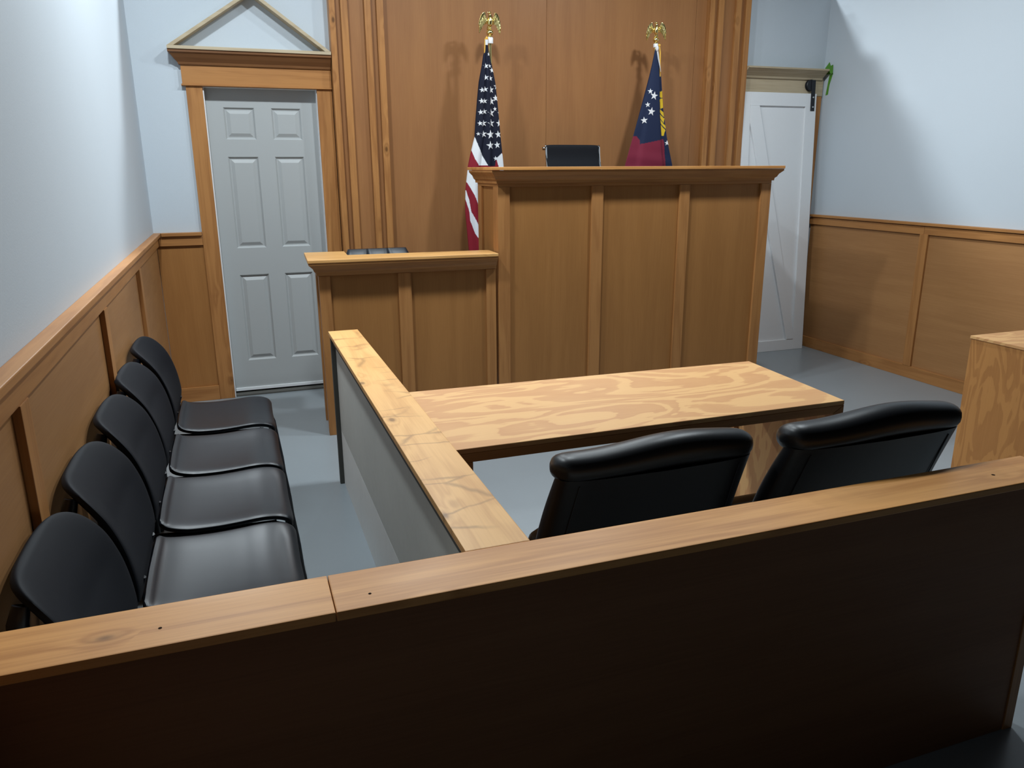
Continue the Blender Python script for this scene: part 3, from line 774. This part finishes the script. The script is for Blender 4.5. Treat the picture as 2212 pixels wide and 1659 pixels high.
US_white = [[(2.09, 1.75), (2.072, 1.70), (2.066, 1.655), (2.085, 1.60), (2.11, 1.56), (2.176, 1.56), (2.145, 1.61), (2.115, 1.675)],
            [(2.241, 1.605), (2.284, 1.640), (2.32, 1.60), (2.32, 1.45), (2.275, 1.50)],
            [(2.02, 1.53), (2.06, 1.53), (2.10, 1.44), (2.13, 1.33), (2.12, 1.26), (2.075, 1.36), (2.045, 1.42), (2.02, 1.46)],
            [(2.0, 1.41), (2.022, 1.395), (2.04, 1.33), (2.052, 1.25), (2.10, 1.16), (2.13, 1.10), (2.12, 1.04), (2.075, 1.10), (2.045, 1.19), (2.038, 1.26), (2.018, 1.33)],
            [(2.16, 1.44), (2.21, 1.30), (2.22, 1.0), (2.19, .7), (2.16, .7), (2.17, 1.0)], [(2.25, 1.4), (2.28, 1.4), (2.28, .7), (2.24, .7)]]
US_blue = [(2.0, 2.40), (2.4, 2.40), (2.4, 1.645), (2.286, 1.642), (2.240, 1.602), (2.232, 1.555), (2.175, 1.555), (2.145, 1.61), (2.112, 1.68), (2.088, 1.752), (2.0, 1.80)]
def us_col(x, z):
    if in_poly((x, z), US_blue): return 0
    for p in US_white:
        if in_poly((x, z), p): return 1
    return 2
US_st = [(1470, 542, .55), (1440, 633, .9), (1474, 632, .6), (1495, 663, .8), (1437, 722, .9), (1477, 727, .85), (1403, 818, .8), (1430, 812, .9), (1480, 815, 1), (1535, 785, 1), (1397, 903, .85), (1424, 903, .85), (1482, 903, 1.1), (1524, 877, .95), (1388, 990, .85), (1420, 985, .9), (1478, 995, 1.2), (1516, 962, .7), (1563, 992, .9), (1381, 1077, .8), (1413, 1077, .95), (1476, 1077, 1.2), (1555, 1073, 1.05), (1411, 1162, 1.0), (1468, 1165, 1.25), (1543, 1162, 1.05), (1466, 1252, 1.25), (1533, 1247, 1.0), (1517, 1355, .8), (1366, 1160, .6)]
stars = [(c1(u, v)[0], c1(u, v)[1], .0245*k if k > .9 else .022*k, .12) for u, v, k in US_st]
def us_fold(s, z):
    g = lambda c, w: math.exp(-((s-c)/w)**2)
    st = 1/(1+math.exp(-(s-.22)/.05))
    return .014*st - .010*g(.12, .12) + .012*g(-.30, .10) - .006*g(-.6, .15) + .006*math.sin(s*9+z*3)*max(0, min(1, (1.6-z)*3))
drape(US_edges, -.292, us_fold, us_col, stars, [M['navy'], M['whitecloth'], M['red']], t)

# flag two: blue canton flag with a gold printed emblem edge and crimson stripe
t = thing('flag', 'navy and crimson flag with large white stars and gold emblem on a pole, right', 'flag', (3.45, -.32, 0), group='flags on poles behind the bench')
B().lathe([(.001, 0), (.15, 0), (.15, .012), (.12, .03), (.03, .045), (.02, .11), (.001, .11)], (3.462, -.28, 0), 32).build('base', M['gold'], t, True)
B().tube([(3.462, -.28, .05), (3.462, -.28, 2.39)], .0115, 16).build('pole', M['brasspole'], t, True)
B().lathe([(.013, 0), (.017, 0), (.018, .004), (.018, .022), (.015, .026), (.012, .026)], (3.462, -.28, 2.366), 20).build('ferrule', M['ferrule'], t, True)
eagle(t, 3.462, -.28, 2.388, -.5, .80)
B().tube([(3.478, -.302, 2.378), (3.486, -.306, 2.33), (3.487, -.308, 2.25), (3.491, -.308, 2.17)], .0055, 8).ball((3.479, -.302, 2.378), .010, .010, .010, 12).build('cord', M['cord'], t, True)
B().ring([[(3.452, -.312, 2.352), (3.468, -.306, 2.352), (3.468, -.302, 2.352), (3.452, -.308, 2.352)], [(3.462, -.320, 2.29), (3.478, -.310, 2.29), (3.478, -.306, 2.29), (3.462, -.316, 2.29)], [(3.483, -.332, 2.20), (3.491, -.322, 2.20), (3.491, -.318, 2.20), (3.483, -.328, 2.20)]]).ball((3.456, -.312, 2.356), .012, .010, .02, 12).build('sleeve', M['whitecloth'], t)
def c2(u, v): return (3.5035+(u-950)*.000858, 1.9675-(v-900)*.000813)
def cc2(*p): return [c2(u, v) for u, v in p]
GA_edges = [(2.352, 3.444, 3.456), (2.31, 3.436, 3.468), (2.25, 3.424, 3.484), (2.166, 3.405, 3.504), (2.08, 3.382, 3.515), (1.95, 3.346, 3.532), (1.761, 3.294, 3.572), (1.66, 3.264, 3.600), (1.56, 3.236, 3.630), (1.3, 3.20, 3.66), (1.0, 3.19, 3.67), (.8, 3.2, 3.66)]
GA_gold = [cc2((958, 778), (990, 768), (1004, 785), (1003, 828), (966, 822)), cc2((968, 836), (995, 832), (1000, 912), (976, 920)), cc2((974, 922), (1006, 948), (1014, 990), (976, 952)), cc2((976, 966), (1018, 1002), (1016, 1040), (980, 1000)), cc2((982, 1012), (1030, 1062), (1036, 1090), (988, 1045)), cc2((988, 1056), (1034, 1100), (1022, 1150), (1002, 1152))]
GA_red = cc2((600, 1152), (738, 1158), (764, 1190), (766, 1224), (1000, 1178), (1010, 1200), (1034, 1405), (1060, 1700), (1060, 2600), (600, 2600))
def ga_col(x, z):
    for p in GA_gold:
        if in_poly((x+.016, z), p): return 3
    if in_poly((x, z), GA_red): return 2
    return 0
stars = [(*c2(870, 815), .031, -.15), (*c2(850, 947), .031, -.15), (*c2(836, 778), .02, 0), (*c2(816, 890), .02, .1), (*c2(792, 1022), .026, .1), (*c2(1037, 1212), .020, .1)]
def ga_fold(s, z):
    k = 1/(1+math.exp(-(s-.58-.06*(z-1.6))/.035))
    l_ = 1/(1+math.exp((s+.50)/.04))*max(0, min(1, (2.0-z)*4))
    return .030*k*min(1, max(0, (2.3-z)*4)) + .018*l_ + .003*math.sin(z*46+s*1.4)*max(0, min(1, (1.70-z)*9))
drape(GA_edges, -.305, ga_fold, ga_col, stars, [M['navy2'], M['whitecloth'], M['crimson'], M['goldcloth']], t, depth=.22)

# ------------------------------------------------------------------ ceiling lamps
for y, ens in ((.52, (48, 52, 50)), (-1.95, (54, 45, 45))):
    for x, en in zip((.30, 1.80, 3.40), ens):
        t = thing('ceiling_light', 'round lamp under a flat shade hung above the set, out of frame', 'light', (x, y, 3.60), group='ceiling lights above the set')
        ld = bpy.data.lights.new('ceiling_lamp', 'AREA'); ld.shape = 'DISK'; ld.energy = en; ld.color = (.86, .95, 1.0); ld.size = .2
        lo = bpy.data.objects.new('lamp', ld); COL.objects.link(lo); lo.parent = t; lo.location = (0, 0, -.04)
        B().lathe([(.001, 3.66), (.14, 3.65), (.15, 3.64), (.15, 3.635), (.03, 3.67), (.03, 3.71), (.001, 3.71)], (x, y, 0), 28).build('shade', M['fixture'], t, True)
        B().tube([(x, y, 3.705), (x, y, 4.4)], .005, 8).build('hanger_rod', M['blackmetal'], t)

wd = bpy.data.worlds.new('world'); S.world = wd; wd.use_nodes = True
wd.node_tree.nodes['Background'].inputs[0].default_value = (.45, .5, .55, 1)
wd.node_tree.nodes['Background'].inputs[1].default_value = .015

# ------------------------------------------------------------------ camera
cd = bpy.data.cameras.new('camera'); co = bpy.data.objects.new('camera', cd); COL.objects.link(co)
yaw, pitch, roll = -.3424, -.2745, .0050
Rm = (Matrix.Rotation(yaw, 3, 'Z') @ Matrix.Rotation(pitch, 3, 'X') @ Matrix.Rotation(roll, 3, 'Y'))
X_, F_, U_ = Rm @ Vector((1, 0, 0)), Rm @ Vector((0, 1, 0)), Rm @ Vector((0, 0, 1))
mw = Matrix((( X_.x, U_.x, -F_.x, .4858), (X_.y, U_.y, -F_.y, -5.5295), (X_.z, U_.z, -F_.z, 1.5418), (0, 0, 0, 1)))
co.matrix_world = mw
cd.sensor_fit = 'HORIZONTAL'; cd.sensor_width = 36; cd.lens = 1657.98*36/2212; cd.clip_start = .05; cd.clip_end = 60
S.camera = co
for o in bpy.data.objects:
    if '_local' in o: del o['_local']
S.view_settings.view_transform = 'Standard'; S.view_settings.look = 'None'; S.view_settings.gamma = 1
S.view_settings.use_curve_mapping = False; S.view_settings.exposure = 0.22
